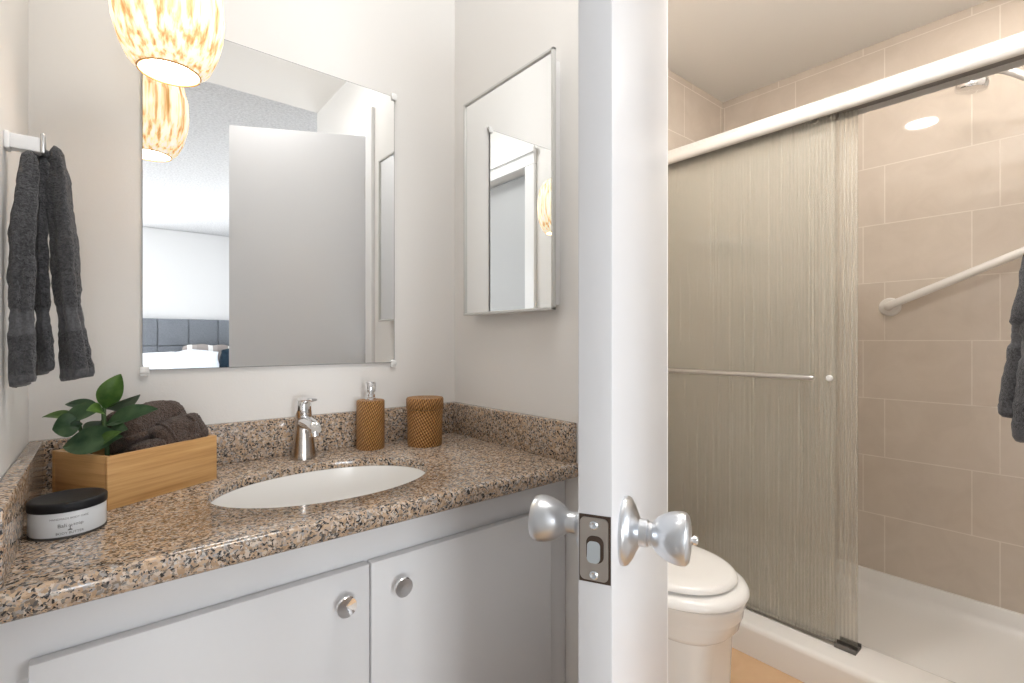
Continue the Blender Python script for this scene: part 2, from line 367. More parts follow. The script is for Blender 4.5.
for (xa, xb, za, zb) in ((-1.36, -0.04, 0.70, 0.75), (-1.36, -0.04, 2.05, 2.10), (-1.36, -1.31, 0.70, 2.10), (-0.09, -0.04, 0.70, 2.10), (-0.725, -0.675, 0.70, 2.10)): box(fw3, xa, xb, -4.39, -4.33, za, zb)
struct('added_window_3', fw3, M['trimw'], 'added white framed bedroom window beside the bed, outside the mirror view', 'window')
# casing of the toilet room doorway (its hinge side shows beside the door in the mirror)
tc = new(); box(tc, XR - 0.014, XR + 0.03, 0.603, 0.660, 0, 1.985, 0.003); box(tc, XR - 0.002, 0.90, 0.584, 0.603, 0, 1.945, 0.002)
box(tc, 0.825, 0.97, YF, 0.603, 1.925, 1.985, 0.002)
struct('trim_1', tc, M['trimw'], 'white door casing on the hinge side of the open white door', 'trim')
# closed door, greyed for the dim room beyond, and casing in the left wall (seen twice mirrored in the medicine cabinet)
td = new()
box(td, XL, XL + 0.018, 0.595, 0.665, 0, 1.9545, 0.004); box(td, XL, XL + 0.018, -0.27, -0.195, 0, 1.9545, 0.004)
box(td, XL, XL + 0.018, -0.27, 0.665, 1.955, 2.035, 0.004); box(td, XL + 0.018, XL + 0.030, -0.28, 0.675, 2.010, 2.040, 0.003)
struct('trim_2', td, M['trimw'], 'white moulded door casing on the left wall, mirrored in the cabinet', 'trim')
cl = struct('door_2', B(XL - 0.095, XL - 0.06, -0.195, 0.595, 0.01, 1.95, 0.002), M['door_dim'], 'flat closed door in the left wall, greyed for the dim room beyond', 'door')
obj('door_knob', lathe([(0.0, 0), (0.03, 0.0), (0.03, 0.006), (0.011, 0.012), (0.012, 0.03), (0.026, 0.045), (0.026, 0.058), (0.0, 0.064)], (XL - 0.06, -0.13, 0.9), (1, 0, 0)), M['knobm'], cl)
tb = new(); box(tb, 0.90, 0.912, 0.64, YE, 0, 0.09, 0.003); box(tb, 0.912, 1.70, YE - 0.012, YE, 0, 0.09, 0.003)
struct('baseboard_back', tb, M['trimw'], 'white baseboard behind the toilet', 'baseboard')

# ------------------------------------------------------------------ the open white door with its lock
A = Vector((0.8866, 0.4625, 0)); N = Vector((0.4625, -0.8866, 0)); L0 = Vector((0.362, 0.337, 0)); TH = 0.0345
Rm = Matrix(((A.x, N.x, 0, 0), (A.y, N.y, 0, 0), (0, 0, 1, 0), (0, 0, 0, 1)))
def dl(bm):                      # door frame: x along the leaf from the latch edge, y through its thickness, z up
    bm.transform(Matrix.Translation(L0) @ Rm); return bm
d1 = obj('door_1', dl(B(0, 0.520, 0, TH, 0.012, 1.905, 0.0022, 2)), M['door'], smooth=40)
tag(d1, 'narrow white panel door standing ajar, edge on, with latch and two silver knobs', 'door', kind='structure')
ZK = 0.8915
dk = dl(lathe([(0.0, 0), (0.0355, 0), (0.0358, 0.003), (0.0345, 0.006), (0.028, 0.0105), (0.019, 0.0145), (0.0140, 0.017), (0.0140, 0.025), (0.0118, 0.0265), (0.0118, 0.030), (0.0140, 0.0315), (0.0180, 0.035),
    (0.0215, 0.040), (0.0243, 0.046), (0.0262, 0.053), (0.0268, 0.059), (0.0258, 0.0635), (0.0225, 0.0665), (0.014, 0.0682), (0.0, 0.0685)], (0.06, TH, ZK), (0, 1, 0), 48))
k1 = obj('door_knob', dk, M['knobm'], d1); k1['label'] = 'satin silver privacy knob with a push button'
obj('push_button', dl(lathe([(0.0, 0.0), (0.003, 0.0), (0.003, 0.0035), (0.0048, 0.0042), (0.0048, 0.0075), (0.003, 0.009), (0.0, 0.0092)], (0.06, TH + 0.066, ZK), (0, 1, 0), 20)), M['chrome'], k1)
dk = dl(lathe([(0.0, 0), (0.0355, 0), (0.0358, 0.003), (0.0345, 0.006), (0.028, 0.0105), (0.019, 0.0145), (0.0120, 0.017), (0.0115, 0.026), (0.0130, 0.029), (0.0170, 0.0335),
    (0.0208, 0.040), (0.0240, 0.048), (0.0258, 0.056), (0.0258, 0.062), (0.0235, 0.0665), (0.016, 0.0692), (0.0, 0.070)], (0.06, 0.0, ZK), (0, -1, 0), 48))
k2 = obj('door_knob', dk, M['knobm'], d1); k2['label'] = 'satin silver knob on the vanity side'
def plate_bm(w, h, r, x0, x1, yc, zc, n=6):
    pts = []
    for (sx, sz, a0) in ((1, 1, 0), (-1, 1, 90), (-1, -1, 180), (1, -1, 270)):
        for k in range(n + 1):
            a = math.radians(a0 + 90 * k / n)
            pts.append((yc + sx * (w / 2 - r) + r * math.cos(a), zc + sz * (h / 2 - r) + r * math.sin(a)))
    b = new(); loft(b, [[Vector((x, y, z)) for y, z in pts] for x in (x0, x1)]); return b
obj('mortise', dl(B(-0.0006, 0.004, 0.0018, 0.0330, ZK - 0.0330, ZK + 0.0330)), M['hole'], d1, 0)
lp = obj('latch_plate', dl(plate_bm(0.0278, 0.0612, 0.0050, -0.0016, 0.001, 0.0168, ZK)), M['plate'], d1)
obj('bolt_hole', dl(plate_bm(0.0172, 0.0265, 0.0070, -0.0021, 0.0005, 0.0178, ZK)), M['hole'], lp)
lb = plate_bm(0.0128, 0.0205, 0.0045, -0.0042, 0.0003, 0.0166, ZK - 0.0024)
for v in lb.verts:
    if v.co.x < -0.002: v.co.x += (v.co.z - ZK + 0.012) * 0.10
obj('latch_bolt', dl(lb), mat('pale_zinc', (0.66, 0.72, 0.76), 0.3, 0.9), lp)
for dz in (0.0235, -0.0250):
    sc = dl(lathe([(0.0, 0), (0.0042, 0), (0.0042, 0.0016), (0.0030, 0.0024), (0.0012, 0.0017), (0.0, 0.0015)], (-0.0014, 0.0168, ZK + dz), (-1, 0, 0), 24))
    obj('screw', sc, mat('zinc_screw', (0.70, 0.75, 0.80), 0.25, 1.0), lp)
for z in (0.25, 1.0, 1.70):
    hz = new(); tube([(0.5235, -0.004, z - 0.045), (0.5235, -0.004, z + 0.045)], 0.005, 10, hz); box(hz, 0.490, 0.523, -0.0016, 0.0006, z - 0.044, z + 0.044)
    obj('hinge', dl(hz), M['satin'], d1)

# ------------------------------------------------------------------ vanity: cabinet, granite counter, basin
ZT, ZB, ZR = 0.830, 0.796, 0.814
YC = 0.780                      # face-frame plane; the doors lie 18 mm in front
va = thing('vanity_cabinet', 'white painted vanity cabinet with two flat doors under the granite counter', 'cabinet', ((XL + XR) / 2, 0.99, 0))
vb = new(); Y0, Y1 = 0.783, YB - 0.002
box(vb, XL + 0.002, XL + 0.020, Y0, Y1, 0.10, ZB); box(vb, XR - 0.020, XR - 0.002, Y0, Y1, 0.10, ZB)
box(vb, XL + 0.02, XR - 0.02, Y0, Y1, 0.10, 0.118); box(vb, XL + 0.02, XR - 0.02, Y1 - 0.006, Y1, 0.118, ZB)
box(vb, XL + 0.02, XR - 0.02, Y0 + 0.06, Y0 + 0.078, 0.0, 0.10)
obj('carcass', vb, M['cab'], va, 0)
ff = new()
box(ff, XL + 0.002, XR - 0.002, YC - 0.004, Y0 + 0.014, 0.715, ZB, 0.0015); box(ff, XL + 0.002, XL + 0.050, YC - 0.004, Y0 + 0.014, 0.10, 0.716, 0.0015)
box(ff, XR - 0.062, XR - 0.002, YC - 0.004, Y0 + 0.014, 0.10, 0.716, 0.0015); box(ff, XL + 0.04, XR - 0.04, YC - 0.004, Y0 + 0.014, 0.10, 0.145, 0.0015)
box(ff, 0.315, 0.355, YC - 0.004, Y0 + 0.014, 0.14, 0.716, 0.0015)
obj('face_frame', ff, M['cab'], va, 40)
ZD = 0.737                      # top of the doors
for x0, x1, kx, lab in ((-0.0646, 0.3287, 0.283, 'left'), (0.3313, 0.732, 0.3776, 'right')):
    d = obj('door', B(x0, x1, YC - 0.023, YC - 0.005, 0.13, ZD, 0.0025, 2), M['cab'], va, 40)
    obj('knob', lathe([(0.0, 0), (0.006, 0), (0.0055, 0.010), (0.010, 0.014), (0.0158, 0.019), (0.0160, 0.022), (0.0150, 0.0235), (0.006, 0.0215), (0.0, 0.0195)], (kx, YC - 0.023, 0.692), (0, -1, 0), 36), M['chrome'], d)
SX, SY, SA, SB = 0.333, 0.956, 0.198, 0.137     # basin opening
def counter():
    """slab with a bullnose front and an oval hole"""
    b = new(); n = 96
    hole = [(SX + SA * math.cos(2 * PI * k / n), SY + SB * math.sin(2 * PI * k / n)) for k in range(n)]
    x0, x1, y0, y1 = XL + 0.001, XR - 0.001, 0.735, YB - 0.001
    r = 0.017                                            # half of the slab thickness: full bullnose
    def outer(k, yf):
        c, s = math.cos(2 * PI * k / n), math.sin(2 * PI * k / n); t = 1e9
        if c > 1e-9: t = min(t, (x1 - SX) / c)
        if c < -1e-9: t = min(t, (x0 - SX) / c)
        if s > 1e-9: t = min(t, (y1 - SY) / s)
        if s < -1e-9: t = min(t, (yf - SY) / s)
        return (SX + c * t, SY + s * t)
    yf = y0 + 0.012; zz = [ZT, ZB]
    def fix(pts):
        for cx, cy in ((x0, yf), (x1, yf), (x0, y1), (x1, y1)):
            j = min(range(n), key=lambda q: (pts[q][0] - cx) ** 2 + (pts[q][1] - cy) ** 2); pts[j] = (cx, cy)
        return pts
    op = fix([outer(k, yf) for k in range(n)])
    hr = 0.004
    rings = [[Vector((x, y, ZB)) for x, y in op], [Vector((x, y, ZT)) for x, y in op],
             [Vector((SX + (x - SX) * (1 + hr / SA), SY + (y - SY) * (1 + hr / SB), ZT)) for x, y in hole],
             [Vector((SX + (x - SX) * (1 + 0.3 * hr / SA), SY + (y - SY) * (1 + 0.3 * hr / SB), ZT - 0.0015)) for x, y in hole],
             [Vector((x, y, ZT - 0.005)) for x, y in hole], [Vector((x, y, ZR)) for x, y in hole], [Vector((SX + (x - SX) * 1.12, SY + (y - SY) * 1.12, ZR)) for x, y in hole], [Vector((SX + (x - SX) * 1.12, SY + (y - SY) * 1.12, ZB)) for x, y in hole], [Vector((x, y, ZB)) for x, y in op]]
    loft(b, rings, False, False)
    prof = [(yf, ZT)]
    for k in range(1, 12):
        a = PI / 2 - PI * k / 12
        prof.append((yf - 0.012 * math.cos(a), (ZT + ZB) / 2 + r * math.copysign(abs(math.sin(a)) ** 0.8, math.sin(a))))
    prof.append((yf, ZB))
    loft(b, [[Vector((x, y, z)) for y, z in prof] for x in (x0, x1)], True, True, False) if False else None
    P0 = [b.verts.new((x0, y, z)) for y, z in prof]; P1 = [b.verts.new((x1, y, z)) for y, z in prof]
    for k in range(len(prof) - 1): b.faces.new((P0[k], P0[k + 1], P1[k + 1], P1[k]))
    b.faces.new(P0); b.faces.new(list(reversed(P1)))
    bmesh.ops.remove_doubles(b, verts=b.verts[:], dist=1e-5); return b
ct = thing('granite_countertop', 'tan and black speckled granite vanity counter with backsplash on three sides', 'countertop', ((XL + XR) / 2, 0.99, ZB))
obj('slab', counter(), M['granite'], ct, 40)
ZS = 0.916
obj('backsplash', B(XL + 0.001, XR - 0.001, YB - 0.021, YB - 0.001, ZT, ZS, 0.0025), M['granite'], ct, 40)
obj('side_splash', B(XL + 0.001, XL + 0.021, 0.75, YB - 0.021, ZT, ZS, 0.0025), M['granite'], ct, 40)
obj('side_splash', B(XR - 0.021, XR - 0.001, 0.742, YB - 0.021, ZT, ZS, 0.0025), M['granite'], ct, 40)
sk = thing('sink_basin', 'white oval undermount porcelain basin in the granite counter', 'sink', (SX, SY, 0.65))
bs = new(); rings = []
for f, z in ((1.08, ZR - 0.0005), (0.995, ZR - 0.0005), (0.985, ZR - 0.010), (0.955, 0.780), (0.90, 0.745), (0.79, 0.708), (0.60, 0.684), (0.36, 0.672), (0.14, 0.668)):
    rings.append(oval(SX, SY, z, SA * f, SB * f, 64))
loft(bs, rings, False, True)
rings = [oval(SX, SY, z, SA * f, SB * f, 64) for f, z in ((1.08, ZR - 0.0005), (1.08, ZR - 0.012), (1.00, 0.75), (0.9, 0.71), (0.7, 0.672), (0.3, 0.655))]
loft(bs, rings, False, True); bmesh.ops.remove_doubles(bs, verts=bs.verts[:], dist=1e-5)
obj('bowl', bs, M['porc'], sk, 50)
obj('drain', lathe([(0.0, 0.0), (0.021, 0.0), (0.021, 0.003), (0.016, 0.0042), (0.012, 0.0025), (0.0, 0.004)], (SX, SY, 0.668), n=32), M['chrome'], sk)

# ------------------------------------------------------------------ faucet
FX, FY = 0.348, 1.163
fa = thing('faucet', 'brushed nickel single lever faucet standing behind the basin', 'faucet', (FX, FY, ZT))
obj('body', lathe([(0.0, 0), (0.0275, 0), (0.0275, 0.004), (0.0262, 0.012), (0.0232, 0.035), (0.0200, 0.060), (0.0175, 0.080), (0.0165, 0.092)], (FX, FY, ZT), n=40), M['nickel'], fa, 50)
ch = lathe([(0.0165, 0.090), (0.0175, 0.093), (0.0178, 0.108), (0.0172, 0.120), (0.0150, 0.128), (0.010, 0.133), (0.0, 0.135)], (FX, FY, ZT), n=40, caps=False)
obj('head', ch, M['chrome'], fa, 50)
sp = tube(bez((FX, FY, ZT + 0.080), (FX, FY - 0.030, ZT + 0.084), (FX, FY - 0.060, ZT + 0.083), (FX, FY - 0.088, ZT + 0.074), 14), [0.0150] * 6 + [0.0145, 0.0142, 0.0140, 0.0138, 0.0138, 0.0138, 0.0136, 0.0125, 0.0105], 20)
lathe([(0.0, 0), (0.0105, 0), (0.0105, 0.012), (0.0085, 0.0135), (0.0, 0.0130)], (FX, FY - 0.077, ZT + 0.072), (0, -0.2, -0.98), 20, sp)
obj('spout', sp, M['chrome'], fa, 50)
lv = new(); rings = []
for s, wd, hh in ((-0.012, 0.008, 0.005), (0.0, 0.0145, 0.006), (0.015, 0.013, 0.006), (0.035, 0.0105, 0.005), (0.050, 0.0095, 0.0042), (0.056, 0.006, 0.003)):
    c = Vector((FX + s * 0.10, FY - s, ZT + 0.132 + s * 0.06)); rings.append([c + Vector((wd * math.cos(2 * PI * k / 18), 0, hh * math.sin(2 * PI * k / 18))) for k in range(18)])
loft(lv, rings); obj('lever', lv, M['chrome'], fa, 60)

# ------------------------------------------------------------------ rattan soap dispenser and canister
DX, DY = 0.507, 1.163
ds = thing('soap_dispenser', 'tall narrow woven rattan soap dispenser with a chrome pump', 'soap dispenser', (DX, DY, ZT))
obj('body', lathe([(0.0, 0), (0.0315, 0), (0.0335, 0.003), (0.0335, 0.112), (0.0335, 0.1165), (0.0315, 0.119), (0.012, 0.119), (0.0, 0.119)], (DX, DY, ZT), n=48), M['rattan'], ds, 50)
pm = lathe([(0.0, 0), (0.0140, 0), (0.0140, 0.005), (0.0115, 0.007), (0.0115, 0.014), (0.0075, 0.015), (0.0075, 0.020), (0.0125, 0.021), (0.0130, 0.040), (0.0115, 0.0445), (0.0, 0.0455)], (DX, DY, ZT + 0.119), n=28)
pp = obj('pump', pm, M['chrome'], ds, 50)
nz = tube([(DX, DY, ZT + 0.119 + 0.037), (DX - 0.004, DY - 0.020, ZT + 0.119 + 0.038), (DX - 0.007, DY - 0.033, ZT + 0.119 + 0.034)], [0.006, 0.0052, 0.0042], 16)
obj('nozzle', nz, M['chrome'], pp, 60)
KX, KY = 0.632, 1.116
cn = thing('rattan_canister', 'wide lidded woven rattan canister right of the soap dispenser', 'canister', (KX, KY, ZT))
obj('body', lathe([(0.0, 0), (0.0425, 0), (0.0435, 0.004), (0.0440, 0.05), (0.0450, 0.089), (0.0450, 0.0915), (0.0, 0.0915)], (KX, KY, ZT), n=56), M['rattan'], cn, 50)
obj('lid', lathe([(0.0, 0), (0.0455, 0), (0.0470, 0.0015), (0.0470, 0.024), (0.0450, 0.0275), (0.020, 0.0285), (0.0, 0.0285)], (KX, KY, ZT + 0.0925), n=56), M['rattanlid'], cn, 50)

# ------------------------------------------------------------------ bamboo box with plant and rolled towels
BD = Vector((0.857, 0.515, 0)).normalized(); BS = Vector((-BD.y, BD.x, 0)); BP = Vector((0.004, 0.993, 0)); BL, BW, BH = 0.190, 0.136, 0.084
def bl(bm):
    bm.transform(Matrix.Translation(BP) @ Matrix(((BD.x, BS.x, 0, 0), (BD.y, BS.y, 0, 0), (0, 0, 1, 0), (0, 0, 0, 1)))); return bm
bc = BP + BD * BL / 2 + BS * BW / 2
bx = thing('wooden_box', 'open bamboo box on the counter holding a small plant and brown towels', 'box', (bc.x, bc.y, ZT), math.atan2(BD.y, BD.x))
t_ = 0.007
obj('side_panel', bl(B(0, BL, 0, t_, ZT, ZT + BH, 0.0008)), M['bamboo'], bx, 40); obj('side_panel', bl(B(0, BL, BW - t_, BW, ZT, ZT + BH, 0.0008)), M['bamboo'], bx, 40)
obj('end_panel', bl(B(0, t_, t_, BW - t_, ZT, ZT + BH, 0.0008)), M['bamboo'], bx, 40); obj('end_panel', bl(B(BL - t_, BL, t_, BW - t_, ZT, ZT + BH, 0.0008)), M['bamboo'], bx, 40)
obj('base', bl(B(t_, BL - t_, t_, BW - t_, ZT, ZT + 0.006)), M['bamboo'], bx, 0)
def roll(name, p0, p1, r, label, flat=1.0, seed=0.0):
    p0, p1 = Vector(p0), Vector(p1); a, u, v = frame_of(p1 - p0); L = (p1 - p0).length; n = 56; rings = []
    prof = [(0.30, 0.006), (0.62, 0.0), (0.86, 0.003), (0.97, 0.012), (1.0, 0.024)] + [(1.0, L * q / 14) for q in range(3, 12)] + [(1.0, L - 0.024), (0.97, L - 0.012), (0.86, L - 0.003), (0.62, L), (0.30, L - 0.006)]
    for f, z in prof:
        ring = []
        for k in range(n):
            th = 2 * PI * k / n; rr = r * f * (1 + 0.14 * (th / (2 * PI)) - 0.07)
            rr *= 1 + 0.05 * math.sin(3 * th + seed + z * 30)
            ring.append(p0 + a * z + u * rr * math.cos(th) + v * rr * math.sin(th) * flat)
        rings.append(ring)
    b = new(); loft(b, rings); bmesh.ops.subdivide_edges(b, edges=b.edges[:], cuts=1, use_grid_fill=True)
    rough_up(b, 0.0045, 38, seed); rough_up(b, 0.0014, 420, seed)
    o = obj(name, b, M['towelbr'], None, 180); return tag(o, label, 'towel', 'rolled brown towels in the bamboo box')
def bpt(x, y, z): p = BP + BD * x + BS * y; return (p.x, p.y, z)
roll('rolled_towel', bpt(0.058, 0.087, 0.932), bpt(0.176, 0.085, 0.946), 0.0395, 'big dark brown rolled towel at the back of the bamboo box', 0.98, 1.0)
roll('rolled_towel', bpt(0.098, 0.040, 0.908), bpt(0.184, 0.042, 0.930), 0.0335, 'dark brown rolled towel at the front right of the bamboo box', 1.0, 2.4)
roll('rolled_towel', bpt(0.052, 0.034, 0.900), bpt(0.118, 0.031, 0.906), 0.0215, 'small dark brown rolled cloth at the front of the box beside the plant', 0.95, 4.1)

pl = thing('potted_plant', 'small green plant with broad oval leaves in the bamboo box', 'plant', (-0.008, 1.075, 0.838))
obj('soil_plug', lathe([(0.0, 0.0), (0.030, 0.0), (0.033, 0.048), (0.033, 0.055), (0.0, 0.060)], (0.000, 1.070, 0.838), n=28), M['soil'], pl)
obj('stem', tube(bez((0.004, 1.0695, 0.890), (0.006, 1.068, 0.92), (-0.002, 1.074, 0.95), (0.0, 1.077, 0.982)), 0.0034, 10), M['stem'], pl)
obj('stem', tube(bez((-0.012, 1.075, 0.888), (-0.018, 1.078, 0.91), (-0.026, 1.082, 0.93), (-0.0335, 1.0900, 0.962)), 0.0030, 10), M['stem'], pl)
def leaf(base, tip, w, face, m, droop=0.006, cup=0.25):
    b0, t0 = Vector(base), Vector(tip); d = t0 - b0; L = d.length; d.normalize()
    nrm = Vector(face); nrm = (nrm - d * nrm.dot(d)).normalized(); sd = d.cross(nrm); b = new(); grid = []
    for i in range(13):
        s = i / 12; ww = w / 2 * (math.sin(PI * min(1, max(0.0, (s - 0.06) / 0.94)) ** 0.82)) ** 0.75 if 0.06 < s < 1 else 0.0008
        row = []
        for j in range(-4, 5):
            q = j / 4; h = -droop * 4 * (s - 0.5) ** 2 + droop + cup * ww * q * q - (0.0010 if j == 0 else 0)
            row.append(b.verts.new(b0 + d * L * s + sd * ww * q + nrm * h))
        grid.append(row)
    for i in range(12):
        for j in range(8): b.faces.new((grid[i][j], grid[i + 1][j], grid[i + 1][j + 1], grid[i][j + 1]))
    bmesh.ops.solidify(b, geom=b.faces[:], thickness=0.0008)
    return obj('leaf', b, m, pl, 60)
cv = Vector((0, -1, 0))
leaf((-0.0003, 1.0758, 0.979), (0.022, 1.0705, 1.0382), 0.036, (-0.25, -1, 0.15), M['leaf'])
leaf((0.0024, 1.080, 0.9795), (0.048, 1.064, 1.0020), 0.024, (0.25, -0.85, -0.5), M['leafpale'])
leaf((0.0010, 1.0758, 0.953), (0.0696, 1.0183, 0.9801), 0.036, (-0.15, -0.72, 0.68), M['leafdark'])
leaf((-0.0029, 1.080, 0.979), (-0.0506, 1.128, 0.987), 0.022, (-0.1, -0.72, 0.7), M['leafdark'])
leaf((-0.0010, 1.076, 0.981), (-0.0558, 1.0957, 0.9584), 0.036, (-0.1, -0.68, 0.74), M['leafdark'])
leaf((-0.0335, 1.0900, 0.964), (-0.0800, 1.138, 0.9667), 0.024, (0, -0.55, 0.84), M['leaf'])
leaf((-0.0270, 1.076, 0.958), (-0.0640, 1.080, 0.9525), 0.040, (-0.1, -0.9, 0.35), M['leafdark'])
leaf((0.0230, 1.0040, 0.9420), (-0.0500, 1.0560, 0.9260), 0.046, (-0.20, -0.86, 0.50), M['leafdark'], 0.004)
leaf((-0.0241, 1.084, 0.9379), (-0.0010, 1.078, 0.9590), 0.026, (0, -0.9, 0.4), M['leafpale'])
leaf((-0.0050, 1.0300, 0.9268), (0.0217, 0.998, 0.9508), 0.020, (-0.4, -0.7, 0.5), M['leaf'])
leaf((0.000, 1.072, 0.973), (-0.022, 1.052, 0.982), 0.026, (-0.2, -0.75, 0.62), M['leaf'])
leaf((0.004, 1.066, 0.935), (0.030, 1.020, 0.950), 0.034, (-0.1, -0.8, 0.6), M['leafdark'])

# ------------------------------------------------------------------ white jar with black lid
JX, JY, JR = -0.0385, 0.930, 0.0415
jr = thing('cosmetic_jar', 'low round white cream jar with black lid and printed palm label', 'jar', (JX, JY, ZT))
obj('body', lathe([(0.0, 0.002), (JR - 0.001, 0.002), (JR, 0.005), (JR, 0.034), (JR - 0.001, 0.036), (0.0, 0.036)], (JX, JY, ZT), n=64), M['jarw'], jr, 50)
obj('foot', lathe([(0.0, 0), (JR - 0.001, 0), (JR + 0.0005, 0.001), (JR + 0.0005, 0.0035), (0.0, 0.0035)], (JX, JY, ZT), n=64), M['jarbase'], jr, 50)
obj('lid', lathe([(0.0, 0), (JR + 0.0008, 0), (JR + 0.0012, 0.001), (JR + 0.0012, 0.0095), (JR, 0.0115), (JR - 0.004, 0.0122), (JR - 0.007, 0.0115), (0.0, 0.0112)], (JX, JY, ZT + 0.0355), n=64), M['black'], jr, 50)
JA = math.atan2(0.0 - JY, 0.0 - JX) + 0.03           # the printed face turns to the room
def printed(parts):
    b = new()
    for txt, s, u0, z0 in parts:
        cu = bpy.data.curves.new('print', 'FONT'); cu.body = txt; cu.size = s; cu.align_x = 'CENTER'; cu.extrude = 0.0; cu.resolution_u = 3
        to = bpy.data.objects.new('print', cu); COL.objects.link(to)
        dg = bpy.context.evaluated_depsgraph_get(); me = bpy.data.meshes.new_from_object(to.evaluated_get(dg))
        bpy.data.objects.remove(to); tb_ = new(); tb_.from_mesh(me); bpy.data.meshes.remove(me)
        bmesh.ops.translate(tb_, vec=(u0, z0, 0), verts=tb_.verts[:]); m2 = bpy.data.meshes.new('t'); tb_.to_mesh(m2); tb_.free(); b.from_mesh(m2); bpy.data.meshes.remove(m2)
    for f in (0, 50, 100, 150, 200, 250, 310):        # small palm between the two words
        a = math.radians(f); p = [(0.0006, 0.0175), (0.0006 + 0.0022 * math.cos(a + 0.3), 0.0175 + 0.0016 * math.sin(a + 0.3)), (0.0006 + 0.0034 * math.cos(a), 0.0172 + 0.0024 * math.sin(a))]
        b.faces.new([b.verts.new((x, z, 0)) for x, z in p])
    b.faces.new([b.verts.new((x, z, 0)) for x, z in ((0.0000, 0.0118), (0.0010, 0.0118), (0.0011, 0.0175), (0.0004, 0.0175))])
    b.faces.new([b.verts.new((x, z, 0)) for x, z in ((-0.0022, 0.0112), (0.0034, 0.0112), (0.0022, 0.0128), (-0.0010, 0.0128))])
    bmesh.ops.triangulate(b, faces=b.faces[:])
    for v in b.verts:
        a = JA + v.co.x / (JR + 0.0003); z = v.co.y
        v.co = Vector((JX + (JR + 0.0003) * math.cos(a), JY + (JR + 0.0003) * math.sin(a), ZT + z))
    return b
obj('label_print', printed([('HANDMADE', 0.0036, -0.0105, 0.0262), ('BODY CARE', 0.0036, 0.0105, 0.0262), ('Bali', 0.0068, -0.0075, 0.0160), ('soap', 0.0058, 0.0092, 0.0168), ('BODY BUTTER', 0.0044, 0.0004, 0.0066)]), M['label'], jr, 0, recalc=False)

# ------------------------------------------------------------------ wall mirror
MX0, MX1, MZ0, MZ1 = 0.058, 0.601, 1.036, 1.748
YM = 1.2240
def rrect(x0, x1, z0, z1, r, y, n=5):
    out = []
    for cx, cz, a0 in ((x1 - r, z1 - r, 0), (x0 + r, z1 - r, 90), (x0 + r, z0 + r, 180), (x1 - r, z0 + r, 270)):
        for k in range(n + 1):
            a = math.radians(a0 + 90 * k / n); out.append(Vector((cx + r * math.cos(a), y, cz + r * math.sin(a))))
    return out
mi = thing('wall_mirror', 'large frameless rectangular mirror on the wall above the basin', 'mirror', ((MX0 + MX1) / 2, YB, MZ0))
mb = new(); loft(mb, [rrect(MX0, MX1, MZ0, MZ1, 0.012, YB - 0.0005), rrect(MX0, MX1, MZ0, MZ1, 0.012, YM + 0.0004)])
obj('backing', mb, M['mirror_edge'], mi, 0)
mg = new(); loft(mg, [rrect(MX0 + 0.0012, MX1 - 0.0012, MZ0 + 0.0012, MZ1 - 0.0012, 0.011, YM + 0.0006), rrect(MX0 + 0.0012, MX1 - 0.0012, MZ0 + 0.0012, MZ1 - 0.0012, 0.011, YM)])
obj('mirror_glass', mg, M['mirror'], mi, 0)
for cx, cz, sz in ((MX0 + 0.004, MZ0, -1), (MX1 - 0.004, MZ0, -1), (MX0 + 0.004, MZ1, 1), (MX1 - 0.002, MZ1 - 0.004, 1)):
    cb_ = new(); box(cb_, cx - 0.008, cx + 0.008, YM - 0.005, YM - 0.0006, cz - 0.007, cz + 0.007, 0.002, 3); box(cb_, cx - 0.0075, cx + 0.0075, YM - 0.003, YB - 0.0006, cz + sz * 0.003 - 0.004 + sz * 0.005, cz + sz * 0.003 + 0.004 + sz * 0.005, 0.0015, 2)
    obj('clip', cb_, M['clip'], mi, 50)

# ------------------------------------------------------------------ medicine cabinet
CY0, CY1, CZ0, CZ1, CXF = 0.777, 1.127, 1.1626, 1.738, 0.7605
mc = thing('medicine_cabinet', 'slim recessed medicine cabinet with a mirrored door on the right wall', 'cabinet', (XR, (CY0 + CY1) / 2, CZ0))
cb2 = new(); box(cb2, CXF + 0.005, XR + 0.080, CY0 + 0.018, CY1 - 0.010, CZ0 + 0.012, CZ1 - 0.012, 0.002)
obj('body', cb2, M['trimw'], mc, 40)
fr = new(); fw = 0.0065
for (y0, y1, z0, z1) in ((CY0, CY1, CZ0, CZ0 + fw), (CY0, CY1, CZ1 - fw, CZ1), (CY0, CY0 + fw, CZ0, CZ1), (CY1 - fw, CY1, CZ0, CZ1)):
    box(fr, CXF - 0.004, CXF + 0.006, y0, y1, z0, z1, 0.0012)
dr = obj('door', fr, M['cream'], mc, 40)
obj('mirror_panel', B(CXF + 0.0005, CXF + 0.004, CY0 + fw - 0.001, CY1 - fw + 0.001, CZ0 + fw - 0.001, CZ1 - fw + 0.001), M['mirror'], dr, 0)
for z in (CZ0 + 0.06, CZ1 - 0.06):
    hg = new(); tube([(CXF + 0.010, CY0 + 0.0145, z - 0.018), (CXF + 0.010, CY0 + 0.0145, z + 0.018)], 0.0035, 10, hg); obj('hinge', hg, M['cream'], mc)

